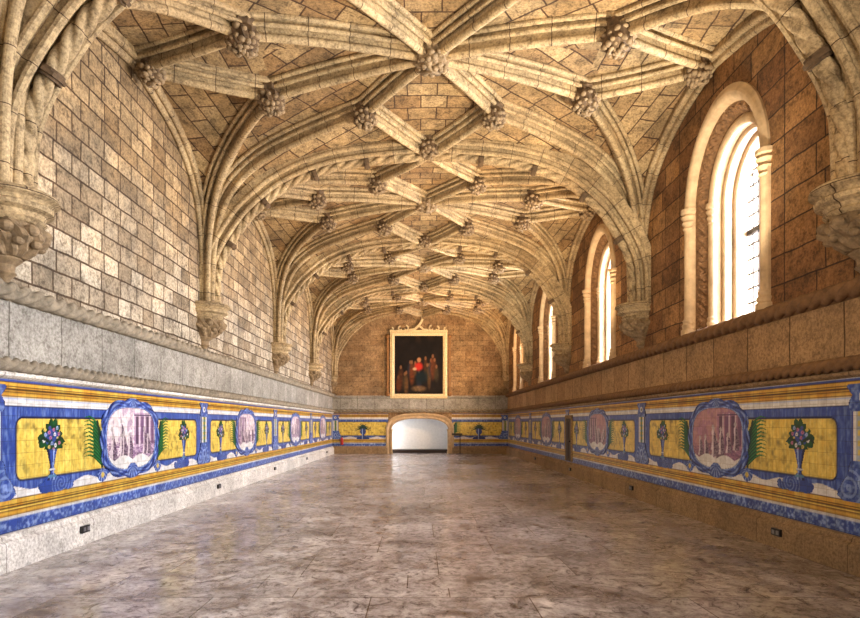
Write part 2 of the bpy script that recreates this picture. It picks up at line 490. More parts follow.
MZ = 1.365
def med_e(X, Z, a, b, lobes=0.0):
    th = np.arctan2((Z - MZ) / b, X / a)
    e = ((abs(X) / a) ** 2.9 + (abs(Z - MZ) / b) ** 2.9) ** (1 / 2.9)
    return e - lobes * np.abs(np.cos(th * 6)) - lobes * .8 * np.exp(-((abs(th) - PI / 2) / .22) ** 2)

def scene_painter(seed):
    rr = random.Random(seed)
    cols = [(rr.uniform(-.7, .7), rr.uniform(.02, .05)) for _ in range(5)]
    side = 1 if seed % 2 else -1
    figs = [(rr.uniform(-.58, .58), rr.uniform(-.34, -.16), rr.uniform(.30, .50)) for _ in range(9)]
    dark = seed >= 10
    def p(X, Z):
        z = Z - MZ
        base = LIL if not dark else np.array((.72, .55, .58))
        img = np.tile(base, X.shape + (1,)).astype(float)
        n = fb(X, z, 12, seed); n2 = fb(X * 1.5, z * 5, 16, seed + 2)
        put(img, np.clip((n - .5) * 3, 0, .35), PUR * 1.5)
        reg = X * side > 0.05
        put(img, reg * (z < .40) * .35, PUR * 1.4)
        for k in range(4):                       # buildings: lit columns and dark openings
            cx = side * (.14 + .17 * k)
            put(img, (abs(X - cx) < .045) * (z > -.1) * (z < .34) * .75, PUR * (1.1 if k % 2 else .8))
            put(img, (abs(X - cx - .07) < .018) * (z > -.2) * (z < .38) * .8, LIL)
        put(img, reg * (abs(z - .36) < .014) * 1.0, PUR)
        put(img, (z < -.10 - .05 * np.sin(X * 5 + seed)) * np.clip((n2 - .38) * 3, 0, .8), PUR * 1.2)
        for (fx, fz, h) in figs:
            t = np.clip((z - fz) / h, 0, 1)
            w = np.interp(t, [0, .2, .55, .72, .82, .84, .92, 1], [.085, .075, .055, .05, .015, .032, .034, .0])
            inside = (abs(X - fx - .02 * np.sin(t * 5)) < w) & (z > fz) & (z < fz + h)
            put(img, inside * 1.0, PUR * .85 + (LIL - PUR) * np.clip(n2 * 1.5 - .5, 0, .5)[..., None])
            put(img, inside * (X < fx - w * .25) * .85, LIL)
            put(img, inside * (t > .83) * 1.0, LIL * .8)
        # white cartouche foot
        put(img, (z < -.33 + .07 * np.abs(np.sin(X * 6))) * 1.0, WHITE)
        al = med_e(X, Z, .76, .50) < 1.0
        return img, al
    return p

def frame_painter(X, Z):
    th = np.arctan2((Z - MZ) / .58, X / .84)
    e_out = med_e(X, Z, .86, .575, .055); e_in = med_e(X, Z, .72, .465)
    al = (e_out < 1.0) & (e_in > 1.0)
    n = fb(X, Z, 24, 6)
    img = np.tile(BLUE, X.shape + (1,)).astype(float)
    rr = (e_in - 1)
    c = np.sin(th * 16 + rr * 26) * .5 + np.sin(rr * 60 + 3 * np.sin(th * 8)) * .5
    put(img, np.clip((c + n - .75) * 2.0, 0, .8), LBLUE * 1.0)
    put(img, (c < -.55) * .8, DBL)
    put(img, (rr < .018) * 1.0, DBL); put(img, ((rr > .018) & (rr < .05)) * .8, LBLUE)
    # corner and centre shells hanging over the border
    for (cx, cz, rx, rz) in ((0, MZ - .50, .17, .12), (-.84, MZ - .50, .12, .10), (.84, MZ - .50, .12, .10), (0, MZ + .56, .15, .07)):
        m = ((X - cx) / rx) ** 2 + ((Z - cz) / rz) ** 2 < 1; al = al | m
        put(img, m * 1.0, BLUE); put(img, m * (np.sin(np.arctan2(Z - cz - rz * .6, X - cx) * 13) > .2) * .8, LBLUE)
        if abs(cx) > .5: put(img, m * (np.hypot(X - cx, Z - cz) < .04) * 1.0, YEL)
    return img, al

def pil_painter(X, Z):
    n = fb(X, Z, 22, 9)
    img = np.tile(WHITE, X.shape + (1,)).astype(float)
    hw = np.interp(Z, [.74, .80, .86, .95, 1.05, 1.15, 1.2, 1.72, 1.76, 1.84, 1.90, 2.0, 2.03], [.28, .38, .36, .30, .22, .20, .17, .17, .21, .20, .16, .24, .20])
    al = (abs(X) < hw) & (Z > .74) & (Z < 2.03)
    blu = (BLUE + (LBLUE - BLUE) * np.clip((n - .4) * 2, 0, .7)[..., None])
    put(img, ((Z < 1.2) | (Z > 1.72)) * 1.0, blu)
    sw = (Z >= 1.2) & (Z <= 1.72)
    put(img, sw * (abs(X) > .135) * 1.0, BLUE); put(img, sw * (abs(X) < .10) * 1.0, LBLUE * .8 + YEL * .2)
    put(img, sw * (abs(X) < .08) * (np.sin(Z * 60) > -.2) * .9, YEL); put(img, sw * (abs(X) < .03) * 1.0, GRN * 1.2)
    c = np.sin(np.hypot(abs(X) - .2, Z - .90) * 75); put(img, (Z < 1.1) * (c > .4) * .7, LBLUE)
    put(img, (np.hypot(X / .8, Z - .97) < .09) * 1.0, LBLUE); put(img, (np.hypot(X / .8, Z - .97) < .055) * 1.0, BLUE)
    put(img, (np.hypot(X, Z - 1.88) < .06) * 1.0, WHITE); put(img, (np.hypot(X, Z - 1.88) < .03) * 1.0, GRN)
    put(img, (hw - abs(X) < .014) * 1.0, DBL)
    return img, al

def basket_painter(X, Z):
    img = np.tile(BLUE * .8, X.shape + (1,)).astype(float); al = np.zeros(X.shape)
    for k in range(9):
        a = (k - 4) * .36
        pts = [(0, 1.28)] + [(math.sin(a) * .42 * t * 1.1, 1.28 + math.cos(a) * .26 * math.sin(t * 2.0) + (.06 - .20 * abs(math.sin(a))) * t * t) for t in (.25, .5, .75, 1)]
        d, t = dist_poly(X, Z, pts); m = d < .045 * (1.25 - t); al = np.maximum(al, m); put(img, m * 1.0, DGRN * (1 + .4 * (k % 2)))
    hw = np.interp(Z, [.74, .80, .86, .92, .96, 1.0, 1.05, 1.15, 1.3], [.30, .36, .30, .10, .07, .08, .14, .17, .13])
    m = (abs(X) < hw) & (Z > .74) & (Z < 1.3); al = np.maximum(al, m)
    put(img, m * 1.0, BLUE * .8); put(img, m * (abs(X + .04) < .02) * 1.0, LBLUE)
    return img, al

# ------------------------------------------------------------------ vault geometry
def catmull(T, n=14):
    P = [T[0]] + list(T) + [T[-1]]; out = []
    for i in range(1, len(P) - 2):
        p0, p1, p2, p3 = map(np.array, (P[i - 1], P[i], P[i + 1], P[i + 2]))
        for k in range(n):
            t = k / n
            out.append(.5 * (2 * p1 + (p2 - p0) * t + (2 * p0 - 5 * p1 + 4 * p2 - p3) * t * t + (3 * p1 - p0 - 3 * p2 + p3) * t ** 3))
    out.append(np.array(T[-1])); return np.array(out, float)
WT = catmull([(0, 4.0), (.03, 4.75), (.18, 5.25), (.5, 5.80), (.87, 6.26), (1.65, 6.85), (2.8, 7.24), (4.6, 7.42)])
WR = catmull([(0, 4.0), (.03, 4.95), (.12, 5.55), (.30, 6.10), (.60, 6.54), (1.05, 6.88), (1.65, 7.14), (2.6, 7.34), (3.6, 7.47), (4.6, 7.53), (5.8, 7.56)])
def mono(T):
    d = np.maximum.accumulate(T[:, 0] + np.arange(len(T)) * 1e-6); return d, T[:, 1]
dT, zT = mono(WT); dR, zR = mono(WR)
def wx(x): return x + .12 * (1 - (x / HW) ** 2)
def H(x, y):
    a = np.maximum(HW - np.abs(x), 0); b = np.maximum(L / 2 - np.abs(y), 0)
    d = np.hypot(a, b); th = np.arctan2(b, a + 1e-6); w = np.clip(th / .42, 0, 1); w = w * w * (3 - 2 * w)
    return (1 - w) * np.interp(d, dT, zT) + w * np.interp(d, dR, zR)

def resample(T, D, n):
    T = T[T[:, 0] <= D]; T = np.vstack([T, [D, np.interp(D, *mono(WT if T is WT else WR))]]) if False else T
    s = np.concatenate([[0], np.cumsum(np.hypot(*np.diff(T, axis=0).T))])
    q = np.linspace(0, s[-1], n)
    return np.stack([np.interp(q, s, T[:, 0]), np.interp(q, s, T[:, 1])], -1)

def corner_path(sx, sy, ex, ey, table, n=26, lift=0.0):
    """from the corbel corner (sx,sy signs) to plan point (ex,ey), local bay coords"""
    cx, cy = sx * HW, sy * L / 2
    D = math.hypot(ex - cx, ey - cy); pts = resample(table, D, n)
    ux, uy = (ex - cx) / D, (ey - cy) / D
    sc = D / pts[-1][0]
    return [(wx(cx + ux * d * sc), cy + uy * d * sc, z + lift) for d, z in pts], (uy, -ux, 0)

def flat_path(x0, y0, x1, y1, n=12, lift=0.0):
    P = []
    for i in range(n):
        t = i / (n - 1); x = x0 + (x1 - x0) * t; y = y0 + (y1 - y0) * t
        P.append((wx(x), y, float(H(x, y)) + lift))
    D = math.hypot(x1 - x0, y1 - y0)
    return P, ((y1 - y0) / D, -(x1 - x0) / D, 0)

def roll(cx, cv, r, a0, a1, n=6):
    return [(cx + r * math.cos(a0 + (a1 - a0) * i / (n - 1)), cv + r * math.sin(a0 + (a1 - a0) * i / (n - 1))) for i in range(n)]
def mirror(half): return half + [(-u, v) for u, v in reversed(half)]
D2 = PI / 180
RIBP = mirror([(.175, -.12), (.175, -.005)] + roll(.158, .030, .038, -60 * D2, 150 * D2) + [(.100, .015), (.098, .075)]
              + roll(.100, .118, .034, -50 * D2, 160 * D2) + [(.036, .10), (.034, .185)] + roll(.0, .240, .056, -50 * D2, 90 * D2, 7)[:-1] + [(0.004, .297)])
WALLP = mirror([(.12, -.08), (.12, .0)] + roll(.085, .05, .05, -40 * D2, 90 * D2, 5) + [(.05, .09), (.05, .11)] + roll(0, .13, .05, -20 * D2, 90 * D2, 5)[:-1] + [(.003, .18)])
TRANP = mirror([(.30, -.14), (.30, .0)] + roll(.275, .05, .048, -50 * D2, 150 * D2) + [(.19, .05), (.185, .13)]
               + roll(.190, .185, .048, -60 * D2, 170 * D2) + [(.12, .12), (.0, .10)])

S_ = [(1.18, 1.47)]; SX, SY = 1.18, 1.47
OX, OY = 2.68, .78

bay_ribs = []            # (kind, path, lat)
for sx in (-1, 1):
    for sy in (-1, 1):
        bay_ribs.append(('tierceron',) + corner_path(sx, sy, sx * SX, sy * SY, WR))
        bay_ribs.append(('tierceron',) + corner_path(sx, sy, sx * OX, sy * OY, WR))
        bay_ribs.append(('lierne',) + flat_path(sx * SX, sy * SY, 0, 0))
        bay_ribs.append(('lierne',) + flat_path(sx * SX, sy * SY, 0, sy * L / 2))
        bay_ribs.append(('lierne',) + flat_path(sx * OX, sy * OY, 0, 0))
        bay_ribs.append(('lierne',) + flat_path(sx * OX, sy * OY, sx * (HW - .10), 0))
wall_ribs = []
for sx in (-1, 1):
    for sy in (-1, 1):
        P, lat = corner_path(sx, sy, sx * HW, 0, WR)
        wall_ribs.append((P, lat, sx))

def rib_net():
    root = empty('rib_net', (XC, 0, 0))
    for kind, P, lat in bay_ribs:
        m = MB(); m.sweep(P, lat, RIBP); m.build(kind + '_rib', M_rib, root)
    for P, lat, sx in wall_ribs:
        m = MB(); m.sweep([(p[0] - sx * .04, p[1], p[2] - .04) for p in P], lat, WALLP); m.build('wall_rib', M_rib, root)
    return root
rn = rib_net()
for k in range(5):
    o = rn if k == 0 else copy_tree(rn)
    o.location = (XC, BAYC[k], 0)
    tag(o, ['net of ribs in the vault bay directly overhead, mostly out of view', 'star-shaped net of stone ribs in the vault bay nearest the camera',
            'star-shaped net of stone ribs in the second vault bay from the camera', 'star-shaped net of stone ribs in the third vault bay from the camera',
            'star-shaped net of stone ribs in the last vault bay before the painting wall'][k], 'vault ribs', 'rib nets of the vault bays')

# ceiling webbing
def edge_coords(h):
    c = [0, .012, .03, .06, .1, .16, .24, .34, .46, .6]
    c += list(np.linspace(.75, h, int((h - .6) / .15) + 1)); c = [h - q for q in c]
    c = sorted(c); return [-q for q in reversed(c) if q > 1e-6] + c
exs = edge_coords(HW); eys = edge_coords(L / 2)
exs = [q for i, q in enumerate(exs) if i == 0 or abs(q - exs[i - 1]) > 1e-6]; eys = [q for i, q in enumerate(eys) if i == 0 or abs(q - eys[i - 1]) > 1e-6]
mb = MB()
for k in range(-1, 5):
    yc = 2.95 + L * k
    X, Y = np.meshgrid(exs, eys); Zz = H(X, Y); nx = len(exs)
    V = np.stack([wx(X) + XC, Y + yc, Zz], -1).reshape(-1, 3).tolist(); Fc = []; U = []
    for j in range(len(eys) - 1):
        for i in range(nx - 1):
            f = (j * nx + i, (j + 1) * nx + i, (j + 1) * nx + i + 1, j * nx + i + 1)
            cx = (exs[i] + exs[i + 1]) / 2; cy = (eys[j] + eys[j + 1]) / 2
            inl = abs(cx) / SX * .5 + 0 < .5 and abs(cy) > abs(cx) * SY / SX and (L / 2 - abs(cy)) > abs(cx) * SY / SX * .9
            u = []
            for v in f:
                x, y, z = V[v]; x -= XC; y -= yc
                if inl: u.append((x * 1.15 + .31, y * 1.0))
                elif abs(cx) > 2.2 and abs(cy) < 1.9 * (abs(cx) - 1.6) and abs(cx) > 2.6 + abs(cy) * .3:
                    u.append((y + 10, (z + (HW - abs(x))) * 1.0))
                else:
                    a = math.atan2(L / 2 * .9, HW * .75) * (1 if cx * cy > 0 else -1)
                    dd = (x * math.cos(a) + y * math.sin(a)); ee = (-x * math.sin(a) + y * math.cos(a))
                    u.append((dd, ee + (7.5 - z) * .8))
            Fc.append(f); U.append(u)
    mb.add(V, Fc, U)
tag(mb.build('ceiling', M_web, smooth=True), 'rib vault webbing of tan stone blocks', None, None, 'structure')

# transverse arches
def tran_path(n=60):
    P, lat = corner_path(-1, 0, 0, 0, WT, n=34)
    P = [(x, 0.0, z) for x, y, z in P]
    Q, _ = corner_path(1, 0, 0, 0, WT, n=34)
    P2 = [(x, 0.0, z) for x, y, z in reversed(Q[:-1])]
    return P + P2
def transverse_arch():
    root = empty('transverse_arch', (XC, 0, 4.0))
    P = [(x, y, z - 4.0) for x, y, z in tran_path()]
    m = MB(); m.sweep(P, (0, 1, 0), TRANP); m.build('arch_moulding', M_rib, root)
    # dense path for the twisted rope
    Q = [Vector(p) for p in P]; S = [0]
    for i in range(1, len(Q)): S.append(S[-1] + (Q[i] - Q[i - 1]).length)
    n = int(S[-1] / .025); D = []
    for i in range(n + 1):
        s = S[-1] * i / n; j = min(max(np.searchsorted(S, s) - 1, 0), len(Q) - 2)
        t = (s - S[j]) / (S[j + 1] - S[j]); D.append(Q[j].lerp(Q[j + 1], t))
    m = MB(); m.rope(D, (0, 1, 0), .100, .30, strands=3, m=24, depth=.5, off=.225); m.build('twisted_rope', M_rib, root, smooth=True)
    for fr in (.12, .215, .315, .405, .595, .685, .785, .88):
        s = fr * n; i = int(s); T = (D[i + 1] - D[i - 1]).normalized(); N = T.cross(Vector((0, 1, 0))).normalized()
        if N.z > 0: N = -N
        c = D[i] + N * .22; m = MB()
        m.sweep([c - T * .055, c - T * .03, c + T * .03, c + T * .055], (0, 1, 0), [(.125 * math.cos(a), .02 + .125 * math.sin(a)) for a in np.linspace(0, 2 * PI, 13)[:-1]])
        m.sweep([c - T * .022, c + T * .022], (0, 1, 0), [(.15 * math.cos(a), .02 + .15 * math.sin(a)) for a in np.linspace(0, 2 * PI, 9)[:-1]])
        m.build('rope_collar', M_carve_d, root)
    return root
ta = transverse_arch()
for k in range(4):
    o = ta if k == 0 else copy_tree(ta)
    o.location = (XC, TY[k] + (.08 if k == 0 else 0), 4.0)
    if k == 0: o.rotation_euler = (0, 0, -.028)
    tag(o, ['broad stone arch with twisted rope moulding, nearest, cut by the top corners of the picture', 'broad stone arch with twisted rope between first and second vault bays seen',
            'broad stone arch with twisted rope, second before the painting wall', 'broad stone arch with twisted rope closest to the painting wall'][k], 'arch', 'transverse arches of the hall')
# wall arch against the far wall
m = MB(); m.sweep([(x, YB - .10, 4 + (z - 4) * 1.075) for x, y, z in [(p[0] + XC, 0, p[2]) for p in tran_path()]], (0, 1, 0), [(u * .85, v) for u, v in RIBP])
tag(m.build('end_arch', M_rib), 'moulded stone arch hugging the far wall around the painting', 'arch')

# bosses
def boss(kind):
    me = MB(); rr = random.Random(kind)
    r0, dp = {0: (.25, .20), 1: (.20, .30), 2: (.21, .32), 3: (.17, .26)}[kind]
    root = empty('roof_boss', (0, 0, 0))
    me.lathe([(r0 * .8, .16), (r0 * .92, .02), (r0 * .80, -.04), (r0 * .95, -.08), (r0, -.13), (r0 * .95, -dp * .85), (r0 * .6, -dp), (.02, -dp - .02)], m=28,
             fn=lambda th, z, r: r * (1 + (.10 * math.sin(8 * th + z * 22) * (1 if z < 0 else .3)) + .05 * math.sin(17 * th + 30 * z)))
    me.build('drum', M_carve_d if kind else M_carve, root)
    ro = MB()
    for ring, (n, rd, zz, s) in enumerate(((12, r0 * .98, -dp * .45, .045), (14, r0 * .86, -dp * .82, .042), (9, r0 * .55, -dp - .005, .04), (5, r0 * .26, -dp - .02, .035))):
        for j in range(n):
            a = 2 * PI * j / n + ring * .3
            ro.ball((rd * math.cos(a), rd * math.sin(a), zz + .03 * math.sin(3 * a + ring)), s * (.7 + .8 * rr.random()), s * (.7 + .7 * rr.random()), s * (.6 + .5 * rr.random()), 8, 5)
    ro.ball((0, 0, -dp - .03), .05, .05, .045, 8, 5)
    if kind == 0:
        for a in (0, PI / 2):
            ro.sweep([(-.2 * math.cos(a), -.2 * math.sin(a), -dp + .01), (0, 0, -dp - .05), (.2 * math.cos(a), .2 * math.sin(a), -dp + .01)], (-math.sin(a), math.cos(a), 0), [(-.03, -.03), (.03, -.03), (.03, .03), (-.03, .03)])
    ro.build('rosette', M_carve, root, smooth=True)
    return root
protos = {}
sides = {-1: 'left', 1: 'right'}
def put_boss(kind, x, y, z, label):
    if kind not in protos: protos[kind] = o = boss(kind)
    else: o = copy_tree(protos[kind])
    o.location = (XC + wx(x), y, z)
    o.rotation_euler = (0, 0, random.uniform(0, 3))
    tag(o, label, 'roof boss', 'carved bosses where vault ribs meet')
for k in range(1, 5):
    yc = BAYC[k]; b = '%s vault bay' % (['', 'nearest', 'second', 'third', 'farthest'][k])
    put_boss(0, 0, yc, float(H(0, 0)) - .17, 'large round carved boss at the centre of the %s' % b)
    if k < 4:
        put_boss(1, 0, yc + L / 2 - .22, float(H(0, L / 2)) - .02, 'carved stone boss on the crown of the arch behind the %s' % b)
    for sx in (-1, 1):
        for sy, w in ((-1, 'near'), (1, 'far')):
            if not (k == 1 and sy < 0):
                put_boss(1, sx * SX, yc + sy * SY, float(H(SX, SY)) - .12, 'carved boss on the %s %s corner of the small rib lozenge, %s' % (w, sides[sx], b))
            put_boss(2, sx * OX, yc + sy * OY, float(H(OX, OY)) - .12, 'carved pendant boss on the %s flank of the %s, %s of its pair' % (sides[sx], b, w + ('er' if w == 'near' else 'thest').replace('farthest', 'farther')))
        put_boss(3, sx * (HW - .30), yc, float(H(HW - .30, 0)) - .16, 'small carved boss atop the %s wall arch of the %s' % (sides[sx], b))

# ------------------------------------------------------------------ shell
# floor: slabs with a cross strip below every arch
mb = MB()
def fq(x0, x1, y0, y1, u0, v0, rot=False, z=0.0):
    V = [(x0, y0, z), (x1, y0, z), (x1, y1, z), (x0, y1, z)]
    U = [(u0 + (v[0] - x0), v0 + (v[1] - y0)) for v in V]
    mb.add(V, [(0, 1, 2, 3)], [U])
mb.V = []; ys = [YF, -.5, -.06] + sum([[t - .45, t + .02] for t in TY], []) + [YB + 1.6]
ys = [YF - .2, TY[0] - L - .45, TY[0] - L + .02] + sum([[t - .45, t + .02] for t in TY], []) + [YB + 1.6]
for i in range(len(ys) - 1):
    strip = i % 2 == 1
    fq(XL - .2, XR + .2, ys[i], ys[i + 1], 3.3 * i, (0.01 if not strip else .01) + 1.02 * (10 + 3 * i))
tag(mb.build('floor', M_floor), 'worn polished grey and brown stone floor', None, None, 'structure')

WH = 8.2
def wall_grid(x, y0, y1, z0, z1, flip):
    pass
mb = MB(); mb.box(XL - .5, XL, YF, YB + .3, -.2, WH)
mb.U = [(v[1] * 1.0, v[2]) for f in mb.F for v in [mb.V[i] for i in f]]
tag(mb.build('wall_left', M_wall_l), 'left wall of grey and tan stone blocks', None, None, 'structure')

# right wall with window openings
SILL, SPR = 3.12, 5.20
def arch_outline(a, n=22, sill=SILL, rise=1.28, nj=10):
    """list of (a,z) from the left foot over the crown to the right foot"""
    P = [(-a, sill + (SPR - sill) * i / nj) for i in range(nj)]
    for i in range(n + 1):
        th = PI - PI * i / n
        P.append((a * math.cos(th), SPR + a * rise * math.sin(th)))
    P += [(a, SPR - (SPR - sill) * i / nj) for i in range(1, nj + 1)]
    return P
WTK = 1.1
mb = MB()
win_c = [2.77 + L * k for k in range(-1, 5)]
AO = 1.15
segs = [(YF - .1, win_c[0] - L / 2)] if YF < win_c[0] - L / 2 else []
for yc in win_c:
    y0, y1 = max(yc - L / 2, YF), yc + L / 2 + (.6 if yc == win_c[-1] else 0)
    out = arch_outline(AO)
    inner = [(yc + a, z) for a, z in out]
    V = []; Fc = []; U = []
    # project the outline to the surrounding rectangle above the sill
    def rect_pt(a, z):
        i = out.index((a, z))
        if i < 10: return (y0, z)
        if i > 10 + 22: return (y1, z)
        t = (i - 10) / 22.0
        if t < .25: return (y0, SPR + (WH - SPR) * t / .25)
        if t > .75: return (y1, SPR + (WH - SPR) * (1 - t) / .25)
        return (y0 + (y1 - y0) * (t - .25) / .5, WH)
    for (a, z) in out:
        r = rect_pt(a, z); V.append((XR, yc + a, z)); V.append((XR, r[0], r[1]))
    for i in range(len(out) - 1):
        f = (2 * i, 2 * i + 1, 2 * i + 3, 2 * i + 2); Fc.append(f); U.append([(V[q][1], V[q][2]) for q in f])
    n = len(V); V += [(XR, y0, -.2), (XR, y1, -.2), (XR, y1, SILL), (XR, y0, SILL)]
    dz0, dz1 = .46, 1.80
    if abs(yc - win_c[3]) < .01:        # small door opening in the tiled zone of the third bay
        pass
    Fc.append((n, n + 1, n + 2, n + 3)); U.append([(V[q][1], V[q][2]) for q in Fc[-1]])
    mb.add(V, Fc, U)
# outside face and top so that no light leaks round the wall
mb.box(XR, XR + WTK, YF - .1, YB + 1.6, WH - .05, WH)
ow = MB()
tag(mb.build('wall_right', M_wall_r), 'right wall of warm-tinted stone blocks pierced by arched windows', None, None, 'structure')

# windows (local: x along the wall, -y into the room, z up)
def loft(mb, rows, disp=None, nj=10, n=22):
    """rows: list of (a, t) -> arch strips"""
    outs = [arch_outline(a, n=n, nj=nj) for a, t in rows]; k = len(outs[0]); V = []; S = [0]
    for i in range(1, k): S.append(S[-1] + math.hypot(outs[0][i][0] - outs[0][i - 1][0], outs[0][i][1] - outs[0][i - 1][1]))
    for r, (a, t) in enumerate(rows):
        for i in range(k):
            x, z = outs[r][i]; dt = disp(S[i], r) if disp else 0
            V.append((x * (1 - dt * .5), t - dt, z))
    Fc = []; U = []
    for r in range(len(rows) - 1):
        for i in range(k - 1):
            Fc.append((r * k + i, (r + 1) * k + i, (r + 1) * k + i + 1, r * k + i + 1)); U.append([(S[i], r * .1), (S[i], r * .1 + .1), (S[i + 1], r * .1 + .1), (S[i + 1], r * .1)])
    mb.add(V, Fc, U)
def rollp(ac, tc, r, a0, a1, n=7):
    return [(ac + r * math.cos((a0 + (a1 - a0) * i / (n - 1)) * D2), tc - r * math.sin((a0 + (a1 - a0) * i / (n - 1)) * D2)) for i in range(n)]
def shaft(mb, a, t, r, s):
    z = SILL
    mb.lathe([(r * 1.7, 0), (r * 1.7, .08), (r * 1.3, .11), (r * 1.55, .16), (r * 1.2, .20), (r * 1.35, .24), (r, .28), (r, 1.80), (r * 1.3, 1.83), (r * 1.05, 1.87),
              (r * 1.5, 1.93), (r * 1.15, 1.97), (r * 1.7, 2.03), (r * 1.3, 2.07), (r * 1.75, 2.10), (r * 1.75, 2.16)], (a, t, z), 14)
def make_window():
    root = link('window_0', None); tag(root, 'x', None, None, 'structure')
    m = MB()
    loft(m, [(AO + .02, .02), (AO + .02, -.035)] + rollp(1.075, -.0, .08, 40, 180, 7) + [(.985, .05), (.97, .07)])
    m.build('outer_moulding', M_win, root)
    m = MB()
    def dsp(s, r):
        q = s / .20; ph = (q % 1.0); e = [0, .4, .85, 1, .85, .4, 0][r]
        return e * (.055 * abs(math.sin(PI * ph + r * .55)) ** .7 + .02 * math.sin(s * 61 + r * 2.3))
    loft(m, [(.975 - .022 * i, .06 + .03 * i) for i in range(7)], dsp, nj=60, n=90)
    m.build('foliage_band', M_wincarve, root)
    m = MB()
    loft(m, [(.845, .235)] + rollp(.80, .25, .062, 30, 200, 7) + [(.745, .30), (.74, .36)])
    m.build('inner_moulding', M_win, root)
    m = MB()
    loft(m, [(.74, .36)] + rollp(.735, .42, .04, 30, 200, 6) + [(.705, .46), (.705, .52)] + rollp(.715, .60, .045, 30, 200, 6) + [(.68, .66), (.67, .84), (.67, .95)])
    m.build('reveal', M_win, root)
    for s in (-1, 1):
        m = MB(); shaft(m, s * 1.075, -.01, .075, s); m.build('column', M_win, root, smooth=False)
        m = MB(); shaft(m, s * .80, .25, .058, s); m.build('column', M_win, root, smooth=False)
    m = MB()
    V = [(-1.13, -.02, SILL), (1.13, -.02, SILL), (.62, .9, SILL + .12), (-.62, .9, SILL + .12)]
    m.add(V, [(0, 1, 2, 3)], [[(v[0], v[1]) for v in V]])
    m.build('sill', M_win, root)
    # glass with lead cames
    o = arch_outline(.69, sill=SILL); m = MB(); V = [(x, .80, z) for x, z in o]
    m.add(V, [tuple(range(len(V)))], [[(v[0], v[2]) for v in V]]); m.build('glass_pane', M_glass, root)
    m = MB()
    for x in (-.55, -.4, -.26, -.13, .13, .26, .4, .55): m.box(x - .012, x + .012, .785, .80, SILL, SPR + .50)
    z = SILL + .22
    while z < SPR + .6:
        if abs(z - 4.75) > .08: m.box(-.68, .68, .785, .80, z - .012, z + .012)
        z += .24
    m.build('lead_cames', M_lead, root)
    m = MB(); m.box(-.68, .68, .76, .82, 4.70, 4.78); m.box(-.03, .03, .76, .82, SILL, SPR + .72); m.build('mullion', M_lead, root)
    # masonry closing the opening round the glass towards the outside
    return root
w0 = make_window()
wlab = ['arched window overhead beside the camera, out of view', 'arched window in the right wall nearest the camera', 'second arched window along the right wall',
        'third arched window along the right wall', 'fourth arched window along the right wall, by the painting wall', 'arched window behind the camera']
for i, yc in enumerate([win_c[1], win_c[2], win_c[3], win_c[4], win_c[5], win_c[0]]):
    o = w0 if i == 0 else copy_tree(w0)
    o.name = 'window_%d' % (i + 1); o.location = (XR, yc, 0); o.rotation_euler = (0, 0, -PI / 2)
    tag(o, wlab[i], None, None, 'structure')

# far wall with the niche opening
NX0, NX1 = -1.42 + .01, 1.56       # niche opening
NCX = (NX0 + NX1) / 2; NHW = (NX1 - NX0) / 2
def niche_outline(hw, top, spr, n=24, e=2.6):
    P = [(-hw, 0.0), (-hw, spr)]
    for i in range(1, n):
        th = PI - PI * i / n; c, s = math.cos(th), math.sin(th)
        P.append((hw * math.copysign(abs(c) ** (2 / e), c), spr + (top - spr) * abs(s) ** (2 / e)))
    return P + [(hw, spr), (hw, 0.0)]
mb = MB(); out = niche_outline(NHW, 1.83, 1.15); k = len(out); V = []
for i, (a, z) in enumerate(out):
    t = i / (k - 1)
    if i <= 1: r = (XL, z)
    elif i >= k - 2: r = (XR, z)
    elif t < .3: r = (XL, 1.15 + (2.2 - 1.15) * (i - 1) / (.3 * k))
    elif t > .7: r = (XR, 1.15 + (2.2 - 1.15) * (k - 2 - i) / (.3 * k))
    else: r = (XL + (XR - XL) * (t - .3) / .4, 2.2)
    V += [(NCX + a, YB, z), (r[0], YB, min(r[1], 2.2))]
Fc = [(2 * i, 2 * i + 2, 2 * i + 3, 2 * i + 1) for i in range(k - 1)]
mb.add(V, Fc, [[(V[q][0], V[q][2]) for q in f] for f in Fc])
V = [(XL, YB, 2.199), (XR, YB, 2.199), (XR, YB, WH), (XL, YB, WH)]
V[0] = (XL, YB, 2.2); V[1] = (XR, YB, 2.2)
mb.add(V, [(0, 1, 2, 3)], [[(v[0], v[2]) for v in V]])
# corner slivers
tag(mb.build('wall_back', M_wall_b), 'far end wall of tan stone blocks', None, None, 'structure')
# niche interior: white recess, open to daylight on its left side
mb = MB(); ND = 1.5
def wq(P): mb.add(P, [(0, 1, 2, 3)], [[(p[0] + p[1], p[2]) for p in P]])
x0, x1 = NX0 - .5, NX1 + .5; y0, y1 = YB + .12, YB + ND
wq([(x0, y1, 0), (x1, y1, 0), (x1, y1, 2.3), (x0, y1, 2.3)])
wq([(x1, y1, 0), (x1, y0, 0), (x1, y0, 2.3), (x1, y1, 2.3)])
wq([(x0, y0, 2.3), (x1, y0, 2.3), (x1, y1, 2.3), (x0, y1, 2.3)])
wq([(x0, y0, 1.75), (x0, y1, 1.75), (x0, y1, 2.3), (x0, y0, 2.3)])
wq([(x0, y0, 0), (x0, y0 + .35, 0), (x0, y0 + .35, 2.3), (x0, y0, 2.3)])
wq([(x0, y0, 0), (NX0, y0, 0), (NX0, y0, 2.3), (x0, y0, 2.3)]); wq([(NX1, y0, 0), (x1, y0, 0), (x1, y0, 2.3), (NX1, y0, 2.3)])
tag(mb.build('wall_recess', M_plaster), 'white plastered recess behind the low far archway', None, None, 'structure')
mb = MB(); mb.box(x0, x1, YB + .6, YB + ND - .01, 0, .17)
tag(mb.build('trim_1', M_wood), 'low dark step at the foot of the white recess', None, None, 'structure')

